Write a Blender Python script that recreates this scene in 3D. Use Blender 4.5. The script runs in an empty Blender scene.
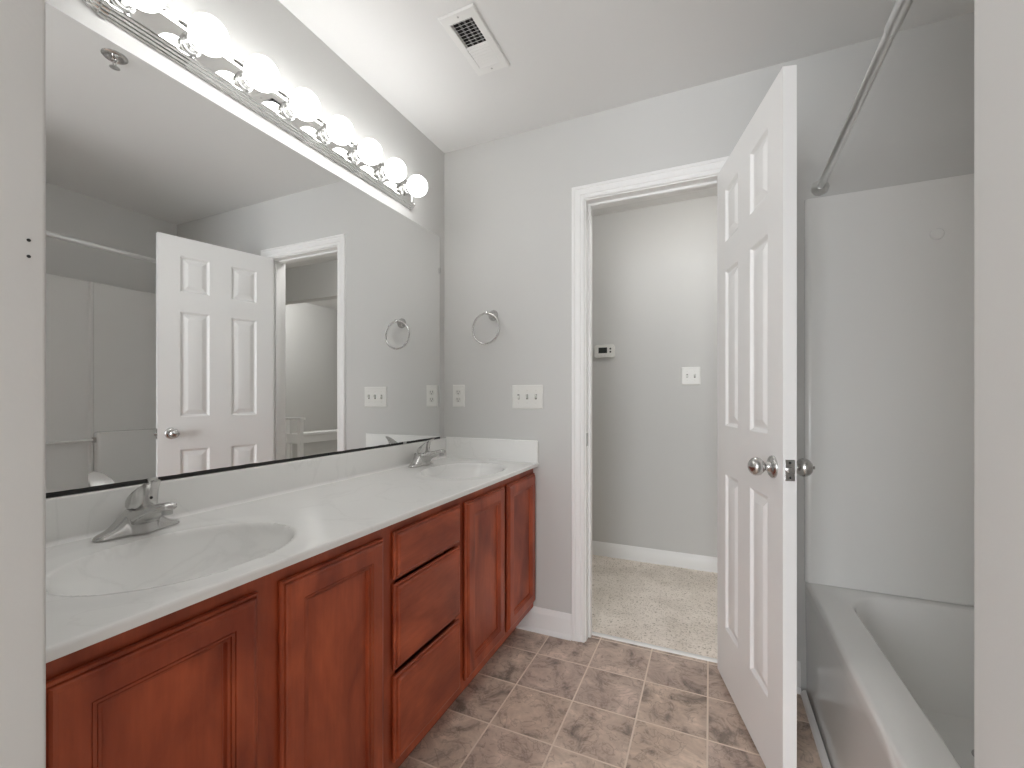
import bpy, bmesh, math, random
from mathutils import Vector, Matrix
PI = math.pi
random.seed(7)
scene = bpy.context.scene

# ------------------------------------------------------------------ camera, world, exposure
CAM_Z = 1.1314
cam_data = bpy.data.cameras.new('camera')
cam_data.sensor_width = 36.0
cam_data.lens = 36.0 * 440.44 / 1024.0
cam_data.shift_y = (397.55 - 384.0) / 1024.0
cam_data.clip_start = 0.01
cam = bpy.data.objects.new('camera', cam_data)
cam.location = (0, 0, CAM_Z)
cam.rotation_euler = (PI / 2, 0, 0.4221)
scene.collection.objects.link(cam)
scene.camera = cam

world = bpy.data.worlds.new('world')
scene.world = world
world.use_nodes = True
WORLD_STRENGTH = 7.2
wbg = world.node_tree.nodes['Background']
wbg.inputs[0].default_value = (0.96, 0.99, 1.03, 1)
wbg.inputs[1].default_value = WORLD_STRENGTH

BULB_STRENGTH = 5.7
HALL_WATTS = 5.2
STAIR_WATTS = 17.0

vs = scene.view_settings
vs.view_transform = 'Standard'
vs.look = 'None'
vs.gamma = 1
vs.use_curve_mapping = False
vs.exposure = 0.65
cy = scene.cycles
cy.max_bounces = 14
cy.diffuse_bounces = 8
cy.glossy_bounces = 8
cy.blur_glossy = 0.5
cy.sample_clamp_indirect = 6.0

# ------------------------------------------------------------------ room measures (metres)
XL, XR, YB, ZC = -1.2955, 1.10, 2.002, 2.438
Y_STUB0, Y_STUB1, X_STUB = 0.10, 0.215, -0.6145     # wall end left of the opening
Y_ALC, X_ALC = 0.478, 0.1938                        # wall at the near end of the tub
WT = 0.115                                          # wall thickness
HY = 3.135                                          # hall far wall
DX0, DX1, DZ = -0.523, 0.082, 2.045                 # door opening
CZ, CF = 0.817, -0.754                              # counter height, counter front
VY0 = 0.2165                                         # vanity near end

# ------------------------------------------------------------------ materials
def new_mat(name):
    m = bpy.data.materials.new(name)
    m.use_nodes = True
    return m, m.node_tree.nodes, m.node_tree.links, m.node_tree.nodes['Principled BSDF']

def srgb(r, g, b):
    f = lambda c: (c / 255 / 12.92) if c / 255 <= 0.04045 else ((c / 255 + 0.055) / 1.055) ** 2.4
    return (f(r), f(g), f(b), 1)

def simple(name, col, rough=0.5, metal=0.0, coat=0.0, spec=0.5):
    m, n, l, b = new_mat(name)
    b.inputs['Base Color'].default_value = col
    b.inputs['Roughness'].default_value = rough
    b.inputs['Metallic'].default_value = metal
    b.inputs['Coat Weight'].default_value = coat
    b.inputs['Specular IOR Level'].default_value = spec
    return m

def paint(name, col, rough=0.6, bump=0.05, scale=220.0, spec=0.35):
    """rolled wall paint: flat colour with a very fine orange-peel bump"""
    m, n, l, b = new_mat(name)
    b.inputs['Base Color'].default_value = col
    b.inputs['Roughness'].default_value = rough
    b.inputs['Specular IOR Level'].default_value = spec
    tc = n.new('ShaderNodeTexCoord')
    nz = n.new('ShaderNodeTexNoise')
    nz.inputs['Scale'].default_value = scale
    nz.inputs['Detail'].default_value = 2
    bp = n.new('ShaderNodeBump')
    bp.inputs['Strength'].default_value = bump
    bp.inputs['Distance'].default_value = 0.002
    l.new(tc.outputs['Object'], nz.inputs['Vector'])
    l.new(nz.outputs['Fac'], bp.inputs['Height'])
    l.new(bp.outputs['Normal'], b.inputs['Normal'])
    return m

def wood(name, axis):
    """red-brown stained maple, grain running along one axis"""
    m, n, l, b = new_mat(name)
    tc = n.new('ShaderNodeTexCoord')
    oi = n.new('ShaderNodeObjectInfo')
    add = n.new('ShaderNodeVectorMath'); add.operation = 'ADD'
    sc = n.new('ShaderNodeVectorMath'); sc.operation = 'SCALE'
    sc.inputs['Scale'].default_value = 13.0
    comb = n.new('ShaderNodeCombineXYZ')
    for i in range(3):
        l.new(oi.outputs['Random'], comb.inputs[i])
    l.new(comb.outputs[0], sc.inputs[0])
    l.new(tc.outputs['Object'], add.inputs[0])
    l.new(sc.outputs[0], add.inputs[1])
    mp = n.new('ShaderNodeMapping')
    s = [9.0, 9.0, 9.0]; s[axis] = 4.5
    mp.inputs['Scale'].default_value = s
    l.new(add.outputs[0], mp.inputs['Vector'])
    n1 = n.new('ShaderNodeTexNoise')
    n1.inputs['Scale'].default_value = 1.0; n1.inputs['Detail'].default_value = 5; n1.inputs['Distortion'].default_value = 0.6
    l.new(mp.outputs[0], n1.inputs['Vector'])
    mp2 = n.new('ShaderNodeMapping')
    s2 = [120.0, 120.0, 120.0]; s2[axis] = 11.0
    mp2.inputs['Scale'].default_value = s2
    l.new(add.outputs[0], mp2.inputs['Vector'])
    n2 = n.new('ShaderNodeTexNoise')
    n2.inputs['Scale'].default_value = 1.0; n2.inputs['Detail'].default_value = 3
    l.new(mp2.outputs[0], n2.inputs['Vector'])
    ramp = n.new('ShaderNodeValToRGB')
    e = ramp.color_ramp.elements
    e[0].position = 0.28; e[0].color = srgb(128, 50, 28)
    e[1].position = 0.72; e[1].color = srgb(190, 92, 56)
    l.new(n1.outputs['Fac'], ramp.inputs['Fac'])
    mix = n.new('ShaderNodeMix'); mix.data_type = 'RGBA'; mix.blend_type = 'MULTIPLY'
    mix.inputs[0].default_value = 0.22
    r2 = n.new('ShaderNodeValToRGB')
    r2.color_ramp.elements[0].position = 0.3; r2.color_ramp.elements[0].color = (0.45, 0.4, 0.4, 1)
    r2.color_ramp.elements[1].position = 0.65; r2.color_ramp.elements[1].color = (1, 1, 1, 1)
    l.new(n2.outputs['Fac'], r2.inputs['Fac'])
    l.new(ramp.outputs['Color'], mix.inputs[6])
    l.new(r2.outputs['Color'], mix.inputs[7])
    l.new(mix.outputs[2], b.inputs['Base Color'])
    b.inputs['Roughness'].default_value = 0.36
    b.inputs['Specular IOR Level'].default_value = 0.45
    return m

def marble(name):
    m, n, l, b = new_mat(name)
    tc = n.new('ShaderNodeTexCoord')
    nz = n.new('ShaderNodeTexNoise')
    nz.inputs['Scale'].default_value = 2.2; nz.inputs['Detail'].default_value = 6; nz.inputs['Distortion'].default_value = 1.4
    l.new(tc.outputs['Object'], nz.inputs['Vector'])
    r = n.new('ShaderNodeValToRGB')
    el = r.color_ramp.elements
    el[0].position = 0.0; el[0].color = srgb(244, 244, 243)
    el[1].position = 1.0; el[1].color = srgb(240, 240, 238)
    a = el.new(0.485); a.color = srgb(240, 240, 238)
    a = el.new(0.50); a.color = srgb(235, 235, 233)
    a = el.new(0.515); a.color = srgb(240, 240, 238)
    l.new(nz.outputs['Fac'], r.inputs['Fac'])
    l.new(r.outputs['Color'], b.inputs['Base Color'])
    b.inputs['Roughness'].default_value = 0.22
    b.inputs['Specular IOR Level'].default_value = 0.4
    return m

def tile_floor(name, gx, gy, s):
    m, n, l, b = new_mat(name)
    tc = n.new('ShaderNodeTexCoord')
    mp = n.new('ShaderNodeMapping')
    mp.inputs['Location'].default_value = (-gx, -gy, 0)
    l.new(tc.outputs['Object'], mp.inputs['Vector'])
    br = n.new('ShaderNodeTexBrick')
    br.offset = 0.0; br.squash = 1.0
    br.inputs['Scale'].default_value = 1.0
    br.inputs['Brick Width'].default_value = s
    br.inputs['Row Height'].default_value = s
    br.inputs['Mortar Size'].default_value = 0.0034
    br.inputs['Mortar Smooth'].default_value = 0.25
    br.inputs['Color1'].default_value = (0, 0, 0, 1)
    br.inputs['Color2'].default_value = (1, 1, 1, 1)
    br.inputs['Mortar'].default_value = (0.5, 0.5, 0.5, 1)
    l.new(mp.outputs[0], br.inputs['Vector'])
    # stone mottling, shifted per tile
    sh = n.new('ShaderNodeVectorMath'); sh.operation = 'SCALE'; sh.inputs['Scale'].default_value = 9.0
    l.new(br.outputs['Color'], sh.inputs[0])
    ad = n.new('ShaderNodeVectorMath'); ad.operation = 'ADD'
    l.new(tc.outputs['Object'], ad.inputs[0]); l.new(sh.outputs[0], ad.inputs[1])
    n1 = n.new('ShaderNodeTexNoise')
    n1.inputs['Scale'].default_value = 9.0; n1.inputs['Detail'].default_value = 9; n1.inputs['Roughness'].default_value = 0.68; n1.inputs['Distortion'].default_value = 0.5
    l.new(ad.outputs[0], n1.inputs['Vector'])
    r1 = n.new('ShaderNodeValToRGB')
    e = r1.color_ramp.elements
    e[0].position = 0.36; e[0].color = srgb(142, 130, 121)
    e[1].position = 0.66; e[1].color = srgb(230, 212, 198)
    k = e.new(0.46); k.color = srgb(193, 175, 162)
    k = e.new(0.56); k.color = srgb(209, 192, 178)
    l.new(n1.outputs['Fac'], r1.inputs['Fac'])
    n2 = n.new('ShaderNodeTexNoise')
    n2.inputs['Scale'].default_value = 14.0; n2.inputs['Detail'].default_value = 6; n2.inputs['Distortion'].default_value = 2.2
    l.new(ad.outputs[0], n2.inputs['Vector'])
    r2 = n.new('ShaderNodeValToRGB')
    e = r2.color_ramp.elements
    e[0].position = 0.40; e[0].color = (1, 1, 1, 1)
    e[1].position = 0.48; e[1].color = (1, 1, 1, 1)
    k = e.new(0.44); k.color = (0.62, 0.59, 0.58, 1)
    l.new(n2.outputs['Fac'], r2.inputs['Fac'])
    mx = n.new('ShaderNodeMix'); mx.data_type = 'RGBA'; mx.blend_type = 'MULTIPLY'; mx.inputs[0].default_value = 0.75
    l.new(r1.outputs['Color'], mx.inputs[6]); l.new(r2.outputs['Color'], mx.inputs[7])
    # small tone shift from tile to tile
    tone = n.new('ShaderNodeMix'); tone.data_type = 'RGBA'
    tone.inputs[6].default_value = (0.93, 0.90, 0.90, 1); tone.inputs[7].default_value = (1.08, 1.05, 1.0, 1)
    l.new(br.outputs['Color'], tone.inputs[0])
    mt = n.new('ShaderNodeMix'); mt.data_type = 'RGBA'; mt.blend_type = 'MULTIPLY'; mt.inputs[0].default_value = 1.0
    l.new(mx.outputs[2], mt.inputs[6]); l.new(tone.outputs[2], mt.inputs[7])
    gm = n.new('ShaderNodeMix'); gm.data_type = 'RGBA'
    gm.inputs[7].default_value = srgb(232, 215, 199)
    l.new(br.outputs['Fac'], gm.inputs[0]); l.new(mt.outputs[2], gm.inputs[6])
    l.new(gm.outputs[2], b.inputs['Base Color'])
    inv = n.new('ShaderNodeMath'); inv.operation = 'SUBTRACT'; inv.inputs[0].default_value = 1.0
    l.new(br.outputs['Fac'], inv.inputs[1])
    hm = n.new('ShaderNodeMath'); hm.operation = 'MULTIPLY_ADD'; hm.inputs[1].default_value = 0.25
    l.new(n1.outputs['Fac'], hm.inputs[0]); l.new(inv.outputs[0], hm.inputs[2])
    bp = n.new('ShaderNodeBump'); bp.inputs['Strength'].default_value = 0.5; bp.inputs['Distance'].default_value = 0.003
    l.new(hm.outputs[0], bp.inputs['Height']); l.new(bp.outputs['Normal'], b.inputs['Normal'])
    b.inputs['Roughness'].default_value = 0.42
    b.inputs['Specular IOR Level'].default_value = 0.35
    return m

def carpet_mat(name):
    m, n, l, b = new_mat(name)
    tc = n.new('ShaderNodeTexCoord')
    n1 = n.new('ShaderNodeTexNoise')
    n1.inputs['Scale'].default_value = 120.0; n1.inputs['Detail'].default_value = 3
    l.new(tc.outputs['Object'], n1.inputs['Vector'])
    r = n.new('ShaderNodeValToRGB')
    e = r.color_ramp.elements
    e[0].position = 0.30; e[0].color = srgb(190, 178, 163)
    e[1].position = 0.46; e[1].color = srgb(252, 243, 233)
    l.new(n1.outputs['Fac'], r.inputs['Fac'])
    n2 = n.new('ShaderNodeTexNoise'); n2.inputs['Scale'].default_value = 5.0; n2.inputs['Detail'].default_value = 2
    l.new(tc.outputs['Object'], n2.inputs['Vector'])
    r2 = n.new('ShaderNodeValToRGB')
    r2.color_ramp.elements[0].position = 0.35; r2.color_ramp.elements[0].color = (0.86, 0.85, 0.83, 1)
    r2.color_ramp.elements[1].position = 0.6; r2.color_ramp.elements[1].color = (1, 1, 1, 1)
    l.new(n2.outputs['Fac'], r2.inputs['Fac'])
    mx = n.new('ShaderNodeMix'); mx.data_type = 'RGBA'; mx.blend_type = 'MULTIPLY'; mx.inputs[0].default_value = 1
    l.new(r.outputs['Color'], mx.inputs[6]); l.new(r2.outputs['Color'], mx.inputs[7])
    l.new(mx.outputs[2], b.inputs['Base Color'])
    b.inputs['Roughness'].default_value = 0.95
    b.inputs['Specular IOR Level'].default_value = 0.1
    return m

M = {}
M['wall'] = paint('wall_paint', srgb(211, 211, 209), 0.55)
M['ceiling'] = paint('ceiling_paint', srgb(234, 234, 233), 0.85, 0.12, 140)
M['white'] = paint('white_trim_paint', srgb(244, 244, 243), 0.34, 0.02, 90, 0.45)
M['door'] = paint('white_door_paint', srgb(244, 244, 243), 0.36, 0.03, 120, 0.4)
M['wood_z'] = wood('cherry_wood_upright', 2)
M['wood_y'] = wood('cherry_wood_lengthwise', 1)
M['marble'] = marble('cultured_marble')
M['tile'] = tile_floor('stone_tile', -0.6966, 1.8217, 0.2298)
M['carpet'] = carpet_mat('beige_carpet')
M['mirror'] = simple('mirror_silver', (0.90, 0.905, 0.90, 1), 0.0, 1.0)
M['black'] = simple('black_channel', (0.012, 0.012, 0.011, 1), 0.45)
M['chrome'] = simple('chrome', (0.80, 0.80, 0.79, 1), 0.03, 1.0)
M['socket'] = simple('socket_metal', (0.40, 0.40, 0.39, 1), 0.28, 1.0)
M['nickel'] = simple('brushed_nickel', (0.60, 0.595, 0.585, 1), 0.25, 1.0)
M['steel'] = simple('satin_steel', (0.55, 0.55, 0.54, 1), 0.42, 1.0)
M['plate'] = simple('white_plastic', srgb(232, 232, 228), 0.35)
M['plate_dim'] = simple('white_plastic_toggle', srgb(222, 222, 217), 0.35)
M['slot'] = simple('toggle_slot_grey', srgb(120, 120, 116), 0.5)
M['dark'] = simple('dark_recess', (0.02, 0.02, 0.02, 1), 0.6)
M['duct'] = simple('duct_shade_and_button_black', (0.03, 0.03, 0.03, 1), 0.7)  # near-black puts the shade inside the duct into its colour; also thermostat buttons
M['damper'] = simple('grey_steel', (0.22, 0.22, 0.22, 1), 0.5)
M['vent'] = simple('white_enamel', srgb(240, 240, 238), 0.4)
M['acrylic'] = simple('white_acrylic', srgb(242, 242, 240), 0.13, 0.0, 0.3, 0.5)
M['screen'] = simple('lcd_screen', (0.035, 0.04, 0.036, 1), 0.2)
M['rod'] = simple('satin_chrome', (0.82, 0.82, 0.81, 1), 0.32, 1.0)
M['caulk'] = simple('caulk', srgb(205, 203, 196), 0.6)
m_, n_, l_, b_ = new_mat('bulb_glow')
b_.inputs['Base Color'].default_value = (0.9, 0.9, 0.9, 1)
b_.inputs['Emission Color'].default_value = (1.0, 0.995, 0.985, 1)
b_.inputs['Emission Strength'].default_value = BULB_STRENGTH
M['bulb'] = m_

# ------------------------------------------------------------------ mesh builder
class MB:
    def __init__(s):
        s.bm = bmesh.new()

    def box(s, x0, x1, y0, y1, z0, z1, bevel=0.0, seg=2):
        t = bmesh.new()
        bmesh.ops.create_cube(t, size=1.0)
        for v in t.verts:
            v.co = Vector((x0 + (v.co.x + .5) * (x1 - x0), y0 + (v.co.y + .5) * (y1 - y0), z0 + (v.co.z + .5) * (z1 - z0)))
        if bevel > 0:
            bmesh.ops.bevel(t, geom=list(t.edges), offset=bevel, segments=seg, affect='EDGES', profile=0.5)
        s.merge(t)
        return s

    def merge(s, t, mat=None):
        vm = {}
        for v in t.verts:
            vm[v] = s.bm.verts.new(mat @ v.co if mat else v.co)
        for f in t.faces:
            try:
                s.bm.faces.new([vm[v] for v in f.verts])
            except ValueError:
                pass
        t.free()

    def loft(s, rings, cap0=True, cap1=True, closed=True):
        """rings: lists of equal length of points"""
        rv = [[s.bm.verts.new(Vector(p)) for p in r] for r in rings]
        n = len(rv[0])
        for a, b in zip(rv[:-1], rv[1:]):
            for i in range(n if closed else n - 1):
                j = (i + 1) % n
                s.bm.faces.new((a[i], a[j], b[j], b[i]))
        if closed and cap0:
            s.bm.faces.new(list(reversed(rv[0])))
        if closed and cap1:
            s.bm.faces.new(rv[-1])
        return s

    def lathe(s, prof, origin, axis, n=24):
        """prof: (distance along axis, radius)"""
        ax = Vector(axis).normalized()
        u = ax.orthogonal().normalized(); w = ax.cross(u)
        o = Vector(origin)
        rings = []
        for d, r in prof:
            r = max(r, 1e-5)
            rings.append([o + ax * d + (u * math.cos(2 * PI * i / n) + w * math.sin(2 * PI * i / n)) * r for i in range(n)])
        return s.loft(rings)

    def tube(s, pts, r, n=12):
        pts = [Vector(p) for p in pts]
        rings = []
        t0 = (pts[1] - pts[0]).normalized()
        u = t0.orthogonal().normalized()
        for i, p in enumerate(pts):
            t = (pts[min(i + 1, len(pts) - 1)] - pts[max(i - 1, 0)]).normalized()
            u = (u - t * u.dot(t)).normalized(); w = t.cross(u)
            rr = r[i] if isinstance(r, (list, tuple)) else r
            rings.append([p + (u * math.cos(2 * PI * k / n) + w * math.sin(2 * PI * k / n)) * rr for k in range(n)])
        return s.loft(rings)

    def torus(s, c, R, r, nrm, n=48, k=10):
        c = Vector(c); ax = Vector(nrm).normalized(); u = ax.orthogonal().normalized(); w = ax.cross(u)
        vs_ = []
        for i in range(n):
            a = 2 * PI * i / n; d = u * math.cos(a) + w * math.sin(a)
            vs_.append([s.bm.verts.new(c + d * (R + r * math.cos(2 * PI * j / k)) + ax * r * math.sin(2 * PI * j / k)) for j in range(k)])
        for i in range(n):
            for j in range(k):
                s.bm.faces.new((vs_[i][j], vs_[(i + 1) % n][j], vs_[(i + 1) % n][(j + 1) % k], vs_[i][(j + 1) % k]))
        return s

    def sphere(s, c, r, n=24, m=16):
        return s.lathe([(-r * math.cos(PI * i / m), r * math.sin(PI * i / m)) for i in range(m + 1)], c, (0, 0, 1), n)

    def build(s, name, mat, parent=None, smooth=None, weld=0.0, normals=True):
        if weld:
            bmesh.ops.remove_doubles(s.bm, verts=s.bm.verts, dist=weld)
        if normals:
            bmesh.ops.recalc_face_normals(s.bm, faces=s.bm.faces)
        me = bpy.data.meshes.new(name)
        s.bm.to_mesh(me); s.bm.free()
        if mat:
            me.materials.append(mat)
        if smooth is not None:
            me.shade_smooth()
            me.set_sharp_from_angle(angle=math.radians(smooth))
        o = bpy.data.objects.new(name, me)
        scene.collection.objects.link(o)
        if parent:
            o.parent = parent
        return o

def thing(name, label, cat, loc=(0, 0, 0), rotz=0.0, group=None):
    o = bpy.data.objects.new(name, None)
    o.empty_display_size = 0.05
    scene.collection.objects.link(o)
    o.location = loc; o.rotation_euler = (0, 0, rotz)
    o['label'] = label; o['category'] = cat
    if group:
        o['group'] = group
    return o

def struct(o, label=None):
    o['kind'] = 'structure'
    if label:
        o['label'] = label
    return o

def copy_thing(root, loc, label):
    """copy a thing with its parts and their sub-parts"""
    def dup(o, parent):
        c = o.copy(); scene.collection.objects.link(c)
        if parent:
            c.parent = parent
        for ch in list(o.children):
            dup(ch, c)
        return c
    r = dup(root, None)
    r.location = loc; r['label'] = label
    return r

def rect_rings(mb, to3, x0, x1, z0, z1, prof, fill=True, back=False):
    """concentric rectangles: prof = [(inset, height)], to3(x, z, h) -> point"""
    rings = []
    for ins, h in prof:
        rings.append([to3(x0 + ins, z0 + ins, h), to3(x1 - ins, z0 + ins, h), to3(x1 - ins, z1 - ins, h), to3(x0 + ins, z1 - ins, h)])
    mb.loft(rings, cap0=back, cap1=fill)

# ------------------------------------------------------------------ the room shell
mb = MB(); mb.box(-1.9, 1.9, -2.7, YB + .082, -.08, 0)
floor = struct(mb.build('floor', M['tile']))

# carpet beyond the door: a real pile of short uneven tufts
def carpet():
    x0, x1, y0, y1, st = -1.0, 0.45, YB + .084, HY - .002, 0.0055
    nx, ny = int((x1 - x0) / st), int((y1 - y0) / st)
    bm = bmesh.new()
    vs_ = []
    for j in range(ny + 1):
        row = []
        for i in range(nx + 1):
            h = 0.0015 + random.random() * 0.0035
            if i in (0, nx) or j in (0, ny):
                h = 0
            row.append(bm.verts.new((x0 + (x1 - x0) * i / nx + random.uniform(-.0015, .0015) * (0 < i < nx), y0 + (y1 - y0) * j / ny + random.uniform(-.0015, .0015) * (0 < j < ny), h)))
        vs_.append(row)
    for j in range(ny):
        for i in range(nx):
            bm.faces.new((vs_[j][i], vs_[j][i + 1], vs_[j + 1][i + 1], vs_[j + 1][i]))
    m = MB(); m.bm.free(); m.bm = bm
    m.box(-1.9, 2.6, YB + .0825, 6.1, -.08, 0.0)
    return m.build('floor_hall', M['carpet'], smooth=60)
struct(carpet())

# ceiling with a hole for the air register, and the hall ceiling
VX0, VX1, VY_0, VY_1 = -.838, -.732, 1.302, 1.548
mb = MB()
mb.box(XL - .1, VX0, Y_STUB0, YB + WT, ZC, ZC + .1)
mb.box(VX1, XR + .1, Y_STUB0, YB + WT, ZC, ZC + .1)
mb.box(VX0, VX1, Y_STUB0, VY_0, ZC, ZC + .1)
mb.box(VX0, VX1, VY_1, YB + WT, ZC, ZC + .1)
mb.box(-1.9, 2.6, YB + WT, 6.1, ZC, ZC + .1)
mb.box(-1.9, 1.9, -2.7, Y_STUB0, ZC, ZC + .1)
struct(mb.build('ceiling', M['ceiling']))

mb = MB(); mb.box(XL - .1, XL, Y_STUB0, YB + WT, 0, ZC)
struct(mb.build('wall_left', M['wall']))
mb = MB()
mb.box(XL, DX0 - .012, YB, YB + WT, 0, ZC)
mb.box(DX1 + .012, XR + .1, YB, YB + WT, 0, ZC)
mb.box(DX0 - .012, DX1 + .012, YB, YB + WT, DZ + .012, ZC)
struct(mb.build('wall_back', M['wall']))
mb = MB(); mb.box(XR, XR + .1, Y_STUB0, YB, 0, ZC)
struct(mb.build('wall_right', M['wall']))

def bullnose_wall(name, x0, x1, y0, y1, end, r=0.004):
    """wall stub with rounded drywall corners on its free end"""
    pts = []
    cs = []
    if end > 0:
        cs = [(x1 - r, y0 + r, -90), (x1 - r, y1 - r, 0)]
        pts = [(x0, y1), (x0, y0)]
    else:
        cs = [(x0 + r, y1 - r, 90), (x0 + r, y0 + r, 180)]
        pts = [(x1, y0), (x1, y1)]
    for cx_, cy_, a0 in cs:
        for k in range(7):
            a = math.radians(a0 + 15 * k)
            pts.append((cx_ + r * math.cos(a), cy_ + r * math.sin(a)))
    m = MB()
    m.loft([[(x, y, 0) for x, y in pts], [(x, y, ZC) for x, y in pts]])
    return struct(m.build(name, M['wall'], smooth=25))
stub = bullnose_wall('wall_front_left', XL, X_STUB, Y_STUB0, Y_STUB1, 1)
for zz in (1.287, 1.271):
    mb = MB(); mb.lathe([(-.004, .0016), (.0006, .0016)], (X_STUB, Y_STUB1 - .0135, zz), (1, 0, 0), 10)
    mb.build('screw_hole', M['dark'], stub)
bullnose_wall('wall_front_right', X_ALC, XR, Y_STUB0, Y_ALC, -1)

# unseen room behind the camera, added with an invented window for fill light
WX0, WX1 = -1.25, .4
mb = MB(); mb.box(-1.9, -1.8, -2.7, Y_STUB0, 0, ZC); struct(mb.build('wall_fill_room_left', M['wall']))
mb = MB(); mb.box(1.8, 1.9, -2.7, Y_STUB0, 0, ZC); struct(mb.build('wall_fill_room_right', M['wall']))
mb = MB(); mb.box(-1.8, XL, Y_STUB0, Y_STUB1, 0, ZC); mb.box(XR, 1.8, Y_STUB0, Y_STUB1, 0, ZC); struct(mb.build('wall_fill_room_front', M['wall']))
mb = MB()
mb.box(-1.8, WX0, -2.7, -2.6, 0, ZC); mb.box(WX1, 1.8, -2.7, -2.6, 0, ZC); mb.box(WX0, WX1, -2.7, -2.6, 0, .5); mb.box(WX0, WX1, -2.7, -2.6, 2.2, ZC)
struct(mb.build('wall_fill_room_back', M['wall']))
mb = MB()
for x0, x1 in ((WX0, WX0 + .04), (WX0 / 2 + WX1 / 2 - .02, WX0 / 2 + WX1 / 2 + .02), (WX1 - .04, WX1)):
    mb.box(x0, x1, -2.68, -2.62, .5, 2.2)
mb.box(WX0 + .04, WX1 - .04, -2.68, -2.62, .5, .54); mb.box(WX0 + .04, WX1 - .04, -2.68, -2.62, 2.16, 2.2)
struct(mb.build('fill_window', M['white']))  # made-up window, out of view, there to let fill light in
pl = bpy.data.lights.new('fill_window_portal', 'AREA'); pl.shape = 'RECTANGLE'; pl.size = WX1 - WX0; pl.size_y = 1.7; pl.cycles.is_portal = True
po = bpy.data.objects.new('fill_window_portal', pl); po.location = (WX0 / 2 + WX1 / 2, -2.69, 1.35); po.rotation_euler = (PI / 2, 0, 0); scene.collection.objects.link(po)

# hall beyond the door: far wall, lowered header over the stair side, stair wall
mb = MB()
mb.box(-1.9, .40, HY, HY + .1, 0, ZC)
mb.box(.40, 2.6, HY, HY + .1, 2.10, ZC)
struct(mb.build('wall_hall_back', M['wall']))
mb = MB(); mb.box(-1.9, -1.8, YB + WT, HY, 0, ZC); struct(mb.build('wall_hall_left', M['wall']))
mb = MB(); mb.box(2.5, 2.6, YB + WT, 6.1, 0, ZC); struct(mb.build('wall_hall_right', M['wall']))
mb = MB(); mb.box(1.2, 2.5, YB + .0, YB + WT, 0, ZC); mb.box(-1.9, XL - .1, YB, YB + WT, 0, ZC); struct(mb.build('wall_hall_front', M['wall']))
mb = MB(); mb.box(.3, 2.5, 6.0, 6.1, 0, ZC); mb.box(.3, .4, HY + .1, 6.0, 0, ZC); struct(mb.build('wall_stair', M['wall']))
# low wall with a white cap along the stair, and its end post
mb = MB(); mb.box(1.22, 1.33, 3.20, 5.98, 0, .67); struct(mb.build('wall_stair_low', M['wall']))
mb = MB(); mb.box(1.19, 1.36, 3.215, 5.99, .735, .765, .004); mb.box(1.205, 1.345, 3.22, 5.985, .665, .735)
struct(mb.build('trim_5', M['white'], smooth=30))
mb = MB()
mb.box(1.17, 1.21, 3.16, 3.20, 0, .905); mb.box(1.37, 1.41, 3.16, 3.20, 0, .905); mb.box(1.21, 1.37, 3.165, 3.195, .665, .76)
mb.box(1.155, 1.425, 3.145, 3.213, .905, .928, .004)
struct(mb.build('trim_6', M['white'], smooth=30))

# ------------------------------------------------------------------ trims
CASING = [(0, 0), (0, .010), (.004, .0125), (.012, .0125), (.014, .0105), (.018, .0105), (.021, .014), (.040, .0165), (.044, .0145), (.048, .0175), (.057, .0175), (.060, .014), (.060, 0)]
def casing_bm(y, sgn):
    m = MB()
    rings = []
    a, b_, t_ = DX0 - .005, DX1 + .005, DZ + .005
    for w, t in CASING:
        yy = y - sgn * t
        rings.append([(a - w, yy, 0), (a - w, yy, t_ + w), (b_ + w, yy, t_ + w), (b_ + w, yy, 0)])
    cols = list(zip(*rings))
    rv = [[m.bm.verts.new(Vector(p)) for p in c] for c in cols]
    n = len(CASING)
    for c0, c1 in zip(rv[:-1], rv[1:]):
        for i in range(n):
            j = (i + 1) % n
            m.bm.faces.new((c0[i], c0[j], c1[j], c1[i]))
    m.bm.faces.new(rv[0]); m.bm.faces.new(list(reversed(rv[-1])))
    return m
struct(casing_bm(YB, 1).build('trim_1', M['white'], smooth=20))
struct(casing_bm(YB + WT, -1).build('trim_2', M['white'], smooth=20))
# jamb lining with stop strips and the strike plate
mb = MB()
for x0, x1 in ((DX0 - .012, DX0), (DX1, DX1 + .012)):
    mb.box(x0, x1, YB - .0005, YB + WT + .0005, 0, DZ + .012)
mb.box(DX0, DX1, YB - .0005, YB + WT + .0005, DZ, DZ + .012)
mb.box(DX0, DX0 + .011, YB + .040, YB + .075, 0, DZ, .002)
mb.box(DX1 - .011, DX1, YB + .040, YB + .075, 0, DZ, .002)
mb.box(DX0 + .011, DX1 - .011, YB + .040, YB + .075, DZ - .011, DZ, .002)
jamb = struct(mb.build('trim_3', M['white'], smooth=30))
mb = MB(); mb.box(DX0 - .0005, DX0 + .0012, YB + .004, YB + .034, .905, .965, .0005)
mb.build('strike_plate', M['steel'], jamb)
# metal threshold strip between tile and carpet
mb = MB()
pr = [(-.014, 0), (-.012, .004), (-.006, .007), (.006, .007), (.012, .004), (.014, 0)]
mb.loft([[(x, YB + .082 + a, z) for a, z in pr] for x in (DX0, DX1)])
struct(mb.build('trim_4', simple('threshold_metal', srgb(236, 235, 232), .3, .0), smooth=40))

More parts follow.
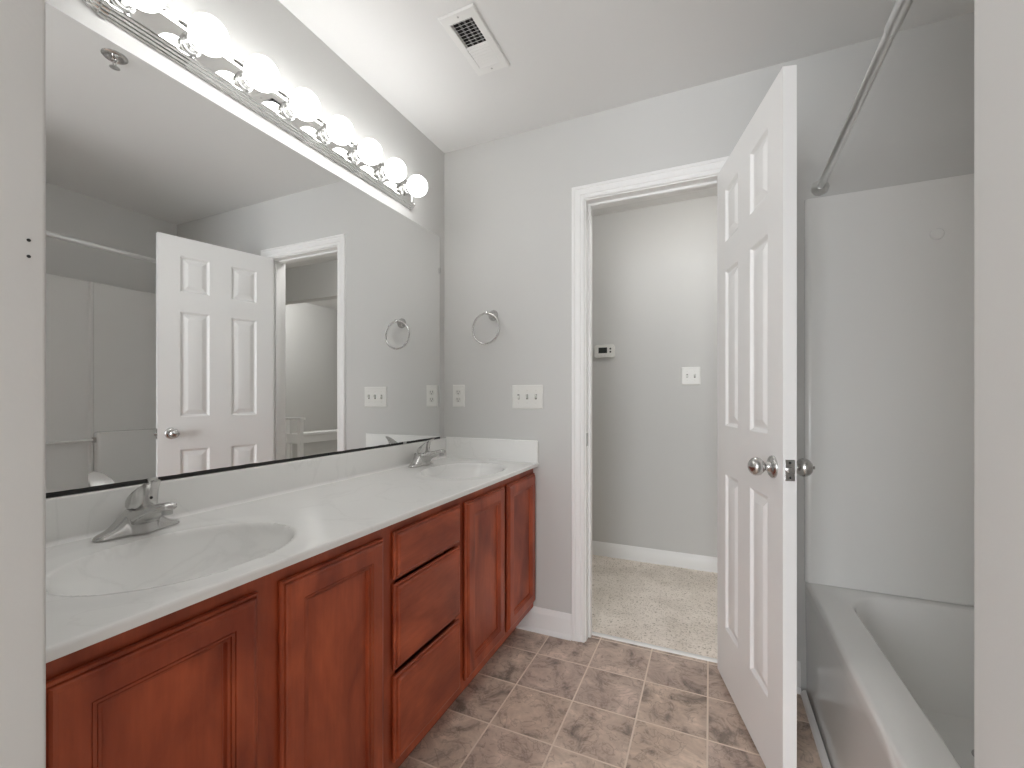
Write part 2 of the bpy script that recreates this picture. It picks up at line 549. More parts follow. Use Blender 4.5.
BB = [(0, 0), (.022, 0), (.022, .004), (.020, .012), (.014, .019), (.0125, .021), (.0125, .088), (.011, .094), (.0075, .1), (.0065, .106), (.004, .112), (0, .115)]
def base(name, p0, p1, nrm, prof=BB, zs=1.0):
    m = MB()
    p0, p1, nrm = Vector(p0), Vector(p1), Vector(nrm)
    m.loft([[p + nrm * t + Vector((0, 0, z * zs)) for t, z in prof] for p in (p0, p1)])
    return struct(m.build(name, M['white'], smooth=30))
base('baseboard_back', (-.868, YB, 0), (DX0 - .0655, YB, 0), (0, -1, 0))
base('baseboard_back_right', (DX1 + .0655, YB, 0), (.318, YB, 0), (0, -1, 0))
BBH = [(0, 0), (.0125, 0), (.0125, .078), (.010, .084), (.0065, .09), (.004, .098), (0, .1)]
base('baseboard_hall', (-1.8, HY, 0), (.40, HY, 0), (0, -1, 0), BBH)
# quarter-round strip along the foot of the tub
TUBX = .333
mb = MB()
q_ = [(0, 0)] + [(-.017 * math.cos(math.radians(a)), .022 * math.sin(math.radians(a))) for a in range(0, 91, 15)]
mb.loft([[(TUBX - .001 + a, y, z) for a, z in q_] for y in (Y_ALC, YB - .023)])
struct(mb.build('trim_7', M['white'], smooth=40))

# ------------------------------------------------------------------ the door (open about 105 degrees)
DW, DT = 0.605, 0.035
DLOC = Vector((.0285, 1.9915, 0)); DANG = math.atan2(-.967, .255)
door = bpy.data.objects.new('door_1', None); scene.collection.objects.link(door)
door.location = DLOC; door.rotation_euler = (0, 0, DANG); door.empty_display_size = .05
struct(door, 'white six-panel door standing open, brushed nickel knob, between doorway and bathtub')
xs = [0, .100, .247, .358, .505, DW]
zs = [.022, .237, .838, 1.022, 1.622, 1.730, 1.936, 2.040]
RAISED = [(0, 0), (.003, .0008), (.010, .0075), (.0135, .0092), (.0175, .0092), (.039, .0016), (.0415, .0010)]
mb = MB()
for side, y0, sg in ((0, 0.0, 1), (1, DT, -1)):
    for i in range(5):
        for j in range(7):
            x0, x1, z0, z1 = xs[i], xs[i + 1], zs[j], zs[j + 1]
            if i in (1, 3) and j in (1, 3, 5):
                rect_rings(mb, lambda x, z, h: (x, y0 + sg * h, z), x0, x1, z0, z1, RAISED)
            else:
                mb.loft([[(x0, y0, z0), (x1, y0, z0), (x1, y0, z1), (x0, y0, z1)]], cap0=False)
for a, b2 in zip(xs[:-1], xs[1:]):
    for z in (zs[0], zs[-1]):
        mb.loft([[(a, 0, z), (b2, 0, z), (b2, DT, z), (a, DT, z)]], cap0=False)
for a, b2 in zip(zs[:-1], zs[1:]):
    for x in (0, DW):
        mb.loft([[(x, 0, a), (x, 0, b2), (x, DT, b2), (x, DT, a)]], cap0=False)
leaf = mb.build('leaf', M['door'], door, smooth=14, weld=1e-5)
KX, KZ = DW - .062, .932
EGG = [(.024, .0120), (.027, .0150), (.031, .0200), (.036, .0240), (.043, .0262), (.050, .0258), (.056, .0232), (.0615, .0178), (.0655, .0105), (.0675, .004), (.068, 0)]
for sgn, y0 in ((-1, 0.0), (1, DT)):
    mb = MB()
    mb.lathe([(0, .0325), (.003, .0325), (.006, .031), (.009, .0255), (.0105, .018), (.0125, .0155), (.018, .0125), (.022, .0115)] + EGG, (KX, y0, KZ), (0, sgn, 0), 28)
    if sgn > 0:
        mb.box(KX - .0022, KX + .0022, y0 + .067, y0 + .0735, KZ - .0045, KZ + .0045, .001)
    mb.build('knob', M['nickel'], door, smooth=35)
mb = MB()
mb.box(DW - .0015, DW + .0015, .005, .030, KZ - .029, KZ + .029, .0008)
latch = mb.build('latch_plate', M['nickel'], door)
mb = MB(); mb.lathe([(0, .0095), (.004, .0095), (.010, .0085), (.011, .003), (.011, 0)], (DW + .001, .0175, KZ), (1, 0, 0), 16)
mb.build('latch_bolt', M['nickel'], latch, smooth=40)
for z in (-.0205, .0205):
    mb = MB(); mb.lathe([(0, .0036), (.0007, .0034), (.001, 0)], (DW + .0012, .0175, KZ + z), (1, 0, 0), 12)
    mb.build('screw', M['dark'], latch, smooth=40)
for z in (.27, 1.162, 1.755):
    mb = MB()
    mb.box(-.002, .0004, .004, .034, z - .044, z + .044, .0006)
    mb.lathe([(-.047, .002), (-.046, .0055), (.046, .0055), (.047, .002)], (-.009, DT - .0005, z), (0, 0, 1), 14)
    mb.box(-.011, -.001, DT - .004, DT - .001, z - .044, z + .044)
    mb.build('hinge', M['steel'], door, smooth=40)

# ------------------------------------------------------------------ vanity cabinet
van = thing('vanity_cabinet', 'long cherry-stained wooden double vanity cabinet with doors and drawers under the mirror', 'cabinet', (0, 0, 0))
FX = -.785           # face frame front
FF = .018            # frame thickness
ZB, ZT = .112, .7997
mb = MB()
stiles = [(VY0, .276), (.546, .622), (.895, .967), (1.276, 1.342), (1.630, 1.686), (1.975, YB - .0015)]
for a, b2 in stiles:
    mb.box(FX - FF, FX, a, b2, ZB, ZT)
rails = [(VY0, YB - .0015, ZB, .160), (VY0, YB - .0015, .757, ZT), (.967, 1.276, .632, .650), (.967, 1.276, .386, .404)]
for a, b2, z0, z1 in rails:
    mb.box(FX - FF, FX - .0004, a, b2, z0, z1)
mb.build('face_frame', M['wood_z'], van)
mb = MB()
mb.box(XL + .002, FX - FF, VY0, VY0 + .015, 0, ZT)
mb.box(XL + .002, FX - FF, YB - .017, YB - .002, ZB, ZT)
mb.box(XL + .002, FX - .098, YB - .017, YB - .002, 0, ZB)
mb.box(XL + .002, FX - FF, VY0 + .015, YB - .017, ZB, ZB + .012)
mb.box(XL + .002, XL + .008, VY0 + .015, YB - .017, ZB + .012, ZT - .03)
mb.build('carcass', M['wood_z'], van)
mb = MB(); mb.box(FX - .095, FX - .083, VY0 + .015, YB - .017, .0, ZB)
mb.build('toe_kick', M['wood_y'], van)
FRONT = [(.004, 0), (0, .003), (0, .0085), (.0018, .0112), (.0052, .0122), (.0060, .0108), (.0070, .0108), (.0078, .0150), (.0105, .0178), (.0145, .0190), (.0155, .0195)]
to_front = lambda y, z, h: (FX + .0005 + h, y, z)
def cab_door(y0, y1, z0, z1):
    # stile-and-rail frame with an ogee edge and stepped inner moulding
    m = MB()
    prof = FRONT + [(.0480, .0195), (.0486, .0168), (.0496, .0168), (.0502, .0182), (.0548, .0178), (.0554, .0142), (.0566, .0142), (.0572, .0156), (.0612, .0150), (.0625, .0070), (.0640, .0062), (.0640, 0)]
    rect_rings(m, to_front, y0, y1, z0, z1, prof, fill=False)
    d = m.build('door', M['wood_z'], van, smooth=18)
    m = MB()
    rect_rings(m, to_front, y0 + .0638, y1 - .0638, z0 + .0638, z1 - .0638, [(0, .003), (0, .0068), (.0012, .0076)], fill=True, back=True)
    m.build('panel', M['wood_z'], d)
    return d
def cab_drawer(y0, y1, z0, z1):
    m = MB()
    rect_rings(m, to_front, y0, y1, z0, z1, FRONT, fill=True, back=True)
    return m.build('drawer', M['wood_y'], van, smooth=18)
for a, b2 in ((.263, .560), (.608, .909), (1.329, 1.644), (1.674, 1.990)):
    cab_door(a, b2, .147, .766)
for z0, z1 in ((.640, .769), (.395, .627), (.147, .379)):
    cab_drawer(.952, 1.290, z0, z1)

# ------------------------------------------------------------------ cultured marble top with two moulded bowls
top = thing('countertop', 'long white cultured marble countertop with two moulded sink bowls', 'countertop', (0, 0, 0))
SINKS = (.556, 1.672)
SX, SA, SB = -.980, .170, .212
def top_z(x, y):
    z = CZ
    for sy in SINKS:
        r = math.hypot((x - SX) / SA, (y - sy) / SB)
        if r < 1.34:
            t = min(1, max(0, (1.34 - r) / .28)); z -= .0015 * t * t * (3 - 2 * t)
        if r < 1.0:
            t = min(1, (1 - r) / .78)
            lip = min(1, (1 - r) / .05)
            z -= .006 * lip * lip * (3 - 2 * lip) + .108 * (1 - (1 - t) ** 2.1)
    e = CF - x
    if e < .006:
        e = max(e, 0); z -= .006 - math.sqrt(max(0, .006 ** 2 - (.006 - e) ** 2))
    return z
def make_top():
    x0, x1, y0, y1 = XL + .002, CF, VY0, YB - .002
    nx, ny = 112, 340
    bm = bmesh.new()
    xs_ = [x0 + (x1 - .006 - x0) * i / (nx - 5) for i in range(nx - 4)] + [x1 - .004, x1 - .0025, x1 - .001, x1 - .0003, x1]
    g = [[bm.verts.new((x, y0 + (y1 - y0) * j / ny, top_z(x, y0 + (y1 - y0) * j / ny))) for x in xs_] for j in range(ny + 1)]
    N = len(xs_)
    for j in range(ny):
        for i in range(N - 1):
            bm.faces.new((g[j][i], g[j][i + 1], g[j + 1][i + 1], g[j + 1][i]))
    # drop the front edge and return underneath
    low = [bm.verts.new((x1 - .001, v[-1].co.y, CZ - .0170)) for v in g]
    und = [bm.verts.new((x1 - .03, v[-1].co.y, CZ - .0170)) for v in g]
    for j in range(ny):
        bm.faces.new((g[j][-1], low[j], low[j + 1], g[j + 1][-1]))
        bm.faces.new((low[j], und[j], und[j + 1], low[j + 1]))
    ub = []
    for j in range(ny + 1):
        ub.append([bm.verts.new((v.co.x, v.co.y, min(CZ - .0170, v.co.z - .012))) for v in g[j][:-8]] + [und[j]])
    K = len(ub[0])
    for j in range(ny):
        for i in range(K - 1):
            bm.faces.new((ub[j][i], ub[j + 1][i], ub[j + 1][i + 1], ub[j][i + 1]))
        bm.faces.new((g[j][0], g[j + 1][0], ub[j + 1][0], ub[j][0]))
    for j in (0, ny):
        bm.faces.new(list(g[j]) + [low[j]] + list(reversed(ub[j])))
    m = MB(); m.bm.free(); m.bm = bm
    return m.build('slab', M['marble'], top, smooth=50)
make_top()
mb = MB(); mb.box(XL + .001, XL + .020, VY0, YB - .001, CZ - .012, .9165, .004, 3)
mb.build('backsplash', M['marble'], top, smooth=40)
mb = MB(); mb.box(XL + .0205, CF - .002, YB - .019, YB - .001, CZ - .004, .924, .004, 3)
mb.build('side_splash', M['marble'], top, smooth=40)
# coved joint between the slab and the splashes
mb = MB()
c_ = [(0, 0), (0, .012)] + [(.012 - .012 * math.cos(math.radians(a)), .012 - .012 * math.sin(math.radians(a))) for a in (15, 30, 45, 60, 75)] + [(.012, 0)]
mb.loft([[(XL + .0195 + a, y, CZ - .0004 + z) for a, z in c_] for y in (VY0, YB - .019)])
mb.build('cove', M['marble'], top, smooth=50)
for sy in SINKS:
    mb = MB()
    zb = top_z(SX, sy) + .001
    mb.lathe([(0, .021), (.002, .0205), (.003, .017), (.002, .0155), (.004, .015), (.007, .009), (.0075, 0)], (SX, sy, zb), (0, 0, 1), 24)
    mb.build('drain', M['nickel'], top, smooth=40)

# ------------------------------------------------------------------ faucets
def ring_yz(x, cz_, hy, hz, n=20, e=2.6, cy_=0.0, tilt=0.0):
    pts = []
    for k in range(n):
        a = 2 * PI * k / n
        c, s_ = math.cos(a), math.sin(a)
        yy = math.copysign(abs(c) ** (2 / e), c) * hy; zz = math.copysign(abs(s_) ** (2 / e), s_) * hz
        pts.append((x - zz * math.sin(tilt), cy_ + yy, cz_ + zz * math.cos(tilt)))
    return pts
def make_faucet(label, loc):
    f = thing('faucet', label, 'faucet', loc, 0, 'single-handle faucets on the vanity top')
    # base with two wings flaring up into the column
    m = MB()
    rings = []
    N = 40
    for i in range(N + 1):
        t = -1 + 2 * i / N
        y = .086 * t
        endr = math.sqrt(max(0.0, 1 - abs(t) ** 9))
        hw = (.0205 + .0115 * math.exp(-(y / .044) ** 2)) * max(endr, .15)
        h = (.0115 + .0475 * math.exp(-(abs(y) / .0435) ** 2.7) + .003 * math.exp(-(y / .06) ** 2)) * max(endr, .25)
        r = []
        for k in range(17):
            a = PI * k / 16
            c, s_ = math.cos(a), math.sin(a)
            r.append((math.copysign(abs(c) ** .62, c) * hw * (1 - .12 * s_), y, abs(s_) ** .62 * h))
        rings.append(r)
    m.loft(rings)
    # column
    m.loft([[(cx_ + rx_ * math.cos(q), ry_ * math.sin(q), z) for q in [2 * PI * k / 32 for k in range(32)]] for z, cx_, rx_, ry_ in ((0, .008, .0310, .0340), (.012, .009, .0310, .0335), (.024, .011, .0320, .0325), (.034, .0115, .0318, .0312), (.046, .011, .0302, .0298), (.055, .011, .0290, .0288), (.0585, .011, .0270, .0268))])
    # deep-rooted spout reaching forward over the bowl
    sp = [(-.010, .030, .0270, .0270, 0), (.012, .034, .0310, .0270, .05), (.030, .0405, .0295, .0230, .22), (.050, .0495, .0258, .0172, .33), (.072, .0570, .0222, .0138, .33), (.092, .0645, .0195, .0108, .25), (.110, .0690, .0182, .0092, .1), (.120, .0700, .0170, .0085, 0), (.126, .0690, .0135, .0068, -.1), (.129, .0680, .007, .004, -.1)]
    m.loft([ring_yz(x, z, hy, hz, tilt=tl) for x, z, hy, hz, tl in sp])
    bd = m.build('body', M['nickel'], f, smooth=40)
    rm = bd.modifiers.new('blend', 'REMESH'); rm.mode = 'VOXEL'; rm.voxel_size = .0016; rm.use_smooth_shade = True
    sm = bd.modifiers.new('soften', 'SMOOTH'); sm.factor = .5; sm.iterations = 14
    m = MB(); m.lathe([(0, .0105), (.012, .0105), (.013, .008)], (.112, 0, .064), (.08, 0, -1), 18)
    m.build('aerator', M['steel'], f, smooth=40)
    # domed cap with a short lever pointing forward and up
    m = MB()
    R = []
    for cx_, cz_, rx_, ry_, tl in ((.0115, .0600, .0275, .0275, 0), (.0115, .0635, .0295, .0295, .02), (.012, .0720, .0300, .0300, .10), (.014, .0815, .0302, .0294, .26), (.019, .0910, .0310, .0280, .42), (.027, .0995, .0315, .0252, .52), (.036, .1065, .0305, .0220, .54), (.0445, .1125, .0270, .0188, .52), (.051, .1165, .0225, .0155, .48), (.056, .1195, .0160, .0110, .46), (.058, .1210, .0080, .0055, .46)):
        R.append([(cx_ + math.cos(a) * rx_ * math.cos(tl), math.sin(a) * ry_, cz_ + math.cos(a) * rx_ * math.sin(tl)) for a in [2 * PI * k / 32 for k in range(32)]])
    m.loft(R)
    h = m.build('handle', M['nickel'], f, smooth=40)
    m = MB(); m.lathe([(0, .0035), (.0006, .0035)], (.0422, .004, .0820), (1, .1, -.05), 10)
    m.build('set_screw', M['dark'], h)
    m = MB(); m.lathe([(0, .0022), (.032, .0022), (.034, .0045), (.040, .0052), (.044, .004), (.045, 0)], (-.0335, 0, .010), (0, 0, 1), 12)
    m.build('lift_rod', M['nickel'], f, smooth=40)
    return f
FX_ = -1.222
make_faucet('brushed nickel faucet beside the nearer sink bowl, at the left end of the counter', (FX_, .584, CZ + .0006))
copy_thing(bpy.data.objects['faucet'], (FX_, 1.692, CZ + .0006), 'brushed nickel faucet beside the farther sink bowl, close to the mirror corner')

# ------------------------------------------------------------------ mirror
mir = thing('wall_mirror', 'large frameless wall mirror above the white vanity counter', 'mirror', (XL, 1.09, .9168))
MY0, MY1 = VY0 + .004 - 1.09, 1.948 - 1.09
mb = MB(); mb.box(.0015, .0065, MY0, MY1, .006, 1.0555)
mb.build('glass', M['mirror'], mir)
mb = MB(); mb.box(.0008, .0085, MY0, MY1, .0005, .0082); mb.build('bottom_channel', M['black'], mir)
def dark_edge():
    # uneven desilvered band just above the channel
    m = MB(); rr = random.Random(3); n = 90
    up = []; lo = []
    for i in range(n + 1):
        y = MY0 + (MY1 - MY0) * i / n
        lo.append((.0068, y, .0078)); up.append((.0068, y, .0090 + .0014 * rr.random() + (.0012 if i < 40 else 0)))
    m.loft([lo, up, [(.0062, p[1], p[2]) for p in up], [(.0062, p[1], p[2]) for p in lo]], closed=False)
    m.build('desilvered_edge', M['black'], mir)
dark_edge()
for y in (.645 - 1.09, 1.655 - 1.09):
    mb = MB(); mb.box(.0003, .0105, y - .011, y + .011, .0002, .0115, .001); mb.build('clip', M['steel'], mir)
mb = MB(); mb.box(.0003, .011, MY1 - .010, MY1 + .004, .885 - .02, .885 + .006, .001); mb.build('clip', M['steel'], mir)

# ------------------------------------------------------------------ vanity light bar
LBZ = 2.084
lb = thing('vanity_light', 'long chrome bath bar light with eight round bulbs above the mirror', 'light fixture', (XL, 0, LBZ))
# reeded profile (x from wall, z)
HP = [(.000, -.063), (.004, -.063), (.007, -.061), (.008, -.058), (.012, -.0575), (.0145, -.0555), (.0155, -.0525), (.0195, -.052), (.022, -.050), (.023, -.047), (.0265, -.0465), (.0295, -.0445), (.0305, -.0415), (.0285, -.0395), (.0170, -.0385), (.0160, -.0375)]
LP = HP + [(x, -z) for x, z in reversed(HP)]
BY0, BY1 = .500, 1.712
mb = MB(); mb.loft([[(x, y, z) for x, z in LP] for y in (BY0 + .05, BY1 - .012)])
mb.build('back_plate', M['chrome'], lb, smooth=25)
def end_cap(y0, y1, out):
    # stepped rounded end: the same profile swollen a little, then shrinking to a dome
    m = MB(); R = []
    steps = [(0, 1.0, 0), (.0, 1.05, .002), (.3, 1.05, .002), (.34, 1.0, 0), (.62, .97, -.001), (.82, .86, -.003), (.94, .68, -.006), (1.0, .45, -.010)]
    for t, k, d in steps:
        y = y0 + (y1 - y0) * t
        R.append([(max(0, x * (k if k < 1 else 1) + (d if x > .001 else 0)), y, z * k) for x, z in LP])
    m.loft(R)
    return m.build('end_cap', M['chrome'], lb, smooth=30)
end_cap(BY0 + .052, BY0, -1)
end_cap(BY1 - .014, BY1 + .008, 1)
for i in range(8):
    y = .580 + .1507 * i
    m = MB()
    m.lathe([(0, .027), (.003, .027), (.005, .0245), (.006, .0215), (.008, .0205), (.018, .0205), (.020, .0225), (.023, .0225), (.0245, .019), (.026, .0185), (.034, .0175), (.036, .0155)], (.0158, y, .0), (1, 0, 0), 28)
    sk = m.build('socket', M['socket'], lb, smooth=30)
    m = MB()
    r = .0458; c = .0935
    prof = [(c - .046, .0145)] + [(c + r * math.sin(math.radians(a)), r * math.cos(math.radians(a))) for a in range(-62, 91, 8)] + [(c + r, 0)]
    m.lathe(prof, (0, y, .0), (1, 0, 0), 32)
    m.build('bulb', M['bulb'], sk, smooth=60)

# ------------------------------------------------------------------ towel ring on the back wall
tr = thing('towel_ring', 'round brushed nickel towel ring mounted on the grey back wall', 'towel ring', (-1.002, YB, 1.548))
mb = MB()
mb.lathe([(0, .0275), (.004, .0275), (.009, .025), (.016, .018), (.026, .0115), (.045, .0075), (.055, .0085), (.062, .0095), (.067, .008), (.069, .003)], (0, 0, 0), (-.14, -1, 0.05), 24)
mb.build('post', M['nickel'], tr, smooth=35)
mb = MB(); mb.torus((-.014, -.058, -.0735), .0760, .0046, (.06, 1, -.03), 56, 10)
mb.build('ring', M['nickel'], tr, smooth=60)

# ------------------------------------------------------------------ wall plates
def plate_bm(w, h, t=.006):
    m = MB()
    rect_rings(m, lambda x, z, d: (x, -d, z), -w / 2, w / 2, -h / 2, h / 2, [(0, 0), (0, .002), (.0015, .0042), (.005, t)], back=True)
    return m
def screw(parent, x, z, y=-.006):
    m = MB(); m.lathe([(-.002, .0032), (.0006, .003), (.0009, .0008)], (x, y, z), (0, -1, 0), 12)
    m.build('screw', M['plate_dim'], parent, smooth=40)
def outlet(label, loc):
    t = thing('wall_outlet', label, 'electrical outlet', loc)
    plate_bm(.073, .117).build('cover_plate', M['plate'], t, smooth=25)
    for zc_ in (.0195, -.0195):
        m = MB()
        pts = []
        for k in range(28):
            a = 2 * PI * k / 28
            pts.append((max(-.0168, min(.0168, .0172 * math.cos(a) * 1.12)), .0142 * math.sin(a)))
        m.loft([[(x, -.0055, zc_ + z) for x, z in pts], [(x, -.0075, zc_ + z) for x, z in pts], [(x * .93, -.008, zc_ + z * .93) for x, z in pts]])
        r = m.build('receptacle', M['plate_dim'], t, smooth=30)
        m = MB(); m.box(-.0075, -.0052, -.0086, -.007, zc_ - .001, zc_ + .0075); m.box(.0052, .0072, -.0086, -.007, zc_ - .0005, zc_ + .0065)
        m.lathe([(0, .0026), (.0012, .0026)], (0, -.0075, zc_ - .0075), (0, -1, 0), 12)
        m.build('slots', M['dark'], r)
    screw(t, 0, 0)
    return t
def switches(label, loc, w, xs_, ups):
    t = thing('light_switch', label, 'light switch', loc)
    plate_bm(w, .117).build('cover_plate', M['plate'], t, smooth=25)
    for x, up in zip(xs_, ups):
        m = MB(); m.box(x - .0052, x + .0052, -.0066, -.004, -.0122, .0122)
        m.build('toggle_slot', M['slot'], t)
        m = MB()
        s = 1 if up else -1
        m.loft([[(x - .0042, -.004, -.0088), (x + .0042, -.004, -.0088), (x + .0042, -.004, .0088), (x - .0042, -.004, .0088)],
                [(x - .0040, -.0085, -.0075 + s * .002), (x + .0040, -.0085, -.0075 + s * .002), (x + .0040, -.0085, .0075 + s * .002), (x - .0040, -.0085, .0075 + s * .002)],
                [(x - .0034, -.0190, s * .0085 - .0028), (x + .0034, -.0190, s * .0085 - .0028), (x + .0034, -.0190, s * .0085 + .0028), (x - .0034, -.0190, s * .0085 + .0028)]])
        m.build('toggle', M['plate_dim'], t, smooth=20)
        screw(t, x, .0302); screw(t, x, -.0302)
    return t
outlet('white duplex outlet on the back wall beside the mirror corner', (-1.2055, YB, 1.140))
switches('white plate with three toggle switches on the back wall above the counter end', (-.8155, YB, 1.135), .164, (-.046, 0, .046), (0, 1, 1))
switches('white plate with two toggle switches on the hall wall beyond the doorway', (-.1135, HY, 1.274), .116, (-.023, .023), (0, 1))

th = thing('thermostat', 'small white digital thermostat with dark screen on the hall wall', 'thermostat', (-.681, HY, 1.4595))
mb = MB()
def rrect(w, h, r, y):
    pts = []
    for cx_, cz_, a0 in ((w / 2 - r, h / 2 - r, 0), (-w / 2 + r, h / 2 - r, 90), (-w / 2 + r, -h / 2 + r, 180), (w / 2 - r, -h / 2 + r, 270)):
        for k in range(6):
            a = math.radians(a0 + 18 * k)
            pts.append((cx_ + r * math.cos(a), y, cz_ + r * math.sin(a)))
    return pts
mb.loft([rrect(.140, .086, .016, 0), rrect(.146, .092, .019, -.010), rrect(.146, .092, .019, -.020), rrect(.138, .084, .016, -.026)])
mb.build('case', M['plate'], th, smooth=35)
mb = MB(); mb.box(-.041, .020, -.0268, -.024, -.014, .026, .0006); mb.build('screen', M['screen'], th)
for x, z in ((.043, .016), (.043, -.006)):
    mb = MB(); mb.lathe([(0, .0065), (.002, .0062), (.0026, .003), (.0026, 0)], (x, -.0255, z), (0, -1, 0), 14); mb.build('button', M['duct'], th, smooth=40)
for x in (-.043, -.022, .003, .028, .045):
    mb = MB(); mb.box(x - .006, x + .006, -.0275, -.025, -.034, -.027, .0008); mb.build('button', M['plate_dim'], th)

# ------------------------------------------------------------------ ceiling air register
cv = thing('ceiling_vent', 'white rectangular air register with louvres in the ceiling', 'vent', (-.785, 1.425, ZC))
mb = MB()
W2, L2 = .0705, .148
wi, li = .0425, .1085
fr = lambda ins_x, ins_y, z: [(-ins_x, -ins_y, z), (ins_x, -ins_y, z), (ins_x, ins_y, z), (-ins_x, ins_y, z)]
mb.loft([fr(W2, L2, -.0005), fr(W2 - .001, L2 - .001, -.0045), fr(W2 - .004, L2 - .004, -.0075), fr(wi + .002, li + .002, -.0075), fr(wi, li, -.0065), fr(wi, li, .008)], cap0=False, cap1=False)
mb.build('frame', M['vent'], cv, smooth=20)
mb = MB()
mb.box(VX0 - (-.785) + .002, VX1 + .785 - .002, VY_0 - 1.425 + .002, VY_1 - 1.425 - .002, .0995, .10)
for x in (VX0 + .785 + .001, VX1 + .785 - .002):
    mb.box(x, x + .001, VY_0 - 1.425 + .001, VY_1 - 1.425 - .001, .002, .0995)
for y in (VY_0 - 1.425 + .001, VY_1 - 1.425 - .002):
    mb.box(VX0 + .785 + .002, VX1 + .785 - .002, y, y + .001, .002, .0995)
mb.build('duct', M['duct'], cv)
NL = 16; pitch = (2 * li) / NL
for i in range(NL):
    y = -li + pitch * (i + .5)
    s = 1 if i < NL / 2 else -1            # the two halves throw air opposite ways
    m = MB()
    a = math.radians(44 if s > 0 else 24)
    d = Vector((0, s * math.cos(a), math.sin(a))); nn = Vector((0, -s * math.sin(a), math.cos(a)))
    p0 = Vector((0, y - s * .0055, -.0072)); ln = .0135 if s > 0 else .0094; th_ = .0005
    R = []
    for x in (-wi, wi):
        R.append([Vector((x, 0, 0)) + p for p in (p0 - nn * th_, p0 + d * ln - nn * th_, p0 + d * ln + nn * th_, p0 + nn * th_)])
    m.loft(R)
    m.build('louvre', M['vent'], cv)
for x in (-.022, .0, .022):
    m = MB(); m.box(x - .0035, x + .0035, -li, li, .010, .0115); m.build('damper_blade', M['damper'], cv)
for y in (-.128, .128):
    m = MB(); m.lathe([(-.002, .0042), (.0006, .0038), (.001, .001)], (0, y, -.0075), (0, 0, -1), 12); m.build('screw', M['steel'], cv, smooth=40)

# ------------------------------------------------------------------ sprinkler head (seen in the mirror)
sp = thing('fire_sprinkler', 'small chrome fire sprinkler on the ceiling, seen in the mirror', 'sprinkler', (-.50, .915, ZC))
mb = MB(); mb.lathe([(0, .040), (.002, .040), (.006, .036), (.008, .028), (.004, .022), (.003, .018), (.003, 0)], (0, 0, 0), (0, 0, -1), 32)
mb.build('escutcheon', M['nickel'], sp, smooth=40)
mb = MB()
mb.lathe([(0, .011), (.012, .011), (.014, .008), (.016, .0075)], (0, 0, -.002), (0, 0, -1), 16)
for sx in (-1, 1):
    mb.tube([(sx * .007, 0, -.014), (sx * .012, 0, -.024), (sx * .010, 0, -.034), (0, 0, -.041)], .0022, 8)
mb.lathe([(0, .004), (.006, .004)], (0, 0, -.037), (0, 0, -1), 10)
mb.build('frame_arms', M['chrome'], sp, smooth=40)
mb = MB(); mb.lathe([(0, .016), (.0015, .016), (.002, .004), (.004, 0)], (0, 0, -.043), (0, 0, -1), 20)
mb.build('deflector', M['chrome'], sp, smooth=40)

# ------------------------------------------------------------------ bathtub
tub = thing('bathtub', 'white acrylic alcove bathtub behind the open door', 'bathtub', (0, 0, 0))
TZ, TX0, TX1, TY0, TY1 = .430, TUBX, XR - .004, Y_ALC + .003, YB - .004
def rring(x0, x1, y0, y1, r, z, n=8):
    pts = []
    for cx_, cy_, a0 in ((x1 - r, y1 - r, 0), (x0 + r, y1 - r, 90), (x0 + r, y0 + r, 180), (x1 - r, y0 + r, 270)):
        for k in range(n):
            a = math.radians(a0 + 90 * k / (n - 1))
            pts.append((cx_ + r * math.cos(a), cy_ + r * math.sin(a), z))
    return pts
mb = MB()
R = [rring(TX0 + .004, TX1, TY0, TY1, .002, .001), rring(TX0 + .004, TX1, TY0, TY1, .002, .05), rring(TX0, TX1, TY0, TY1, .002, .385),
     rring(TX0, TX1, TY0, TY1, .003, TZ - .014), rring(TX0 + .002, TX1, TY0, TY1, .004, TZ - .006), rring(TX0 + .007, TX1 - .001, TY0 + .001, TY1 - .001, .005, TZ - .001), rring(TX0 + .014, TX1 - .003, TY0 + .003, TY1 - .003, .008, TZ)]
ix0, ix1, iy0, iy1 = TX0 + .098, TX1 - .055, TY0 + .075, TY1 - .050
R += [rring(ix0, ix1, iy0, iy1, .15, TZ, 8), rring(ix0 + .006, ix1 - .006, iy0 + .006, iy1 - .006, .146, TZ - .003), rring(ix0 + .012, ix1 - .011, iy0 + .013, iy1 - .012, .142, TZ - .012),
      rring(ix0 + .025, ix1 - .025, iy0 + .04, iy1 - .03, .135, TZ - .10), rring(ix0 + .045, ix1 - .045, iy0 + .10, iy1 - .055, .12, TZ - .26),
      rring(ix0 + .065, ix1 - .065, iy0 + .14, iy1 - .08, .09, TZ - .32), rring(ix0 + .11, ix1 - .11, iy0 + .2, iy1 - .13, .08, TZ - .345)]
mb.loft(R)
mb.build('shell', M['acrylic'], tub, smooth=40)
mb = MB(); mb.lathe([(0, .035), (.002, .034), (.003, .026), (.0035, 0)], ((ix0 + ix1) / 2, iy1 - .22, TZ - .345), (0, 0, 1), 24)
mb.build('drain', M['nickel'], tub, smooth=40)

# ------------------------------------------------------------------ shower surround (three panels)
sur = thing('shower_surround', 'glossy white moulded shower wall surround above the bathtub', 'shower surround', (0, 0, 0))
SZ0, SZ1 = TZ + .001, 1.884
SX0, SXR = TUBX - .002, XR - .002
PT = .020
mb = MB()
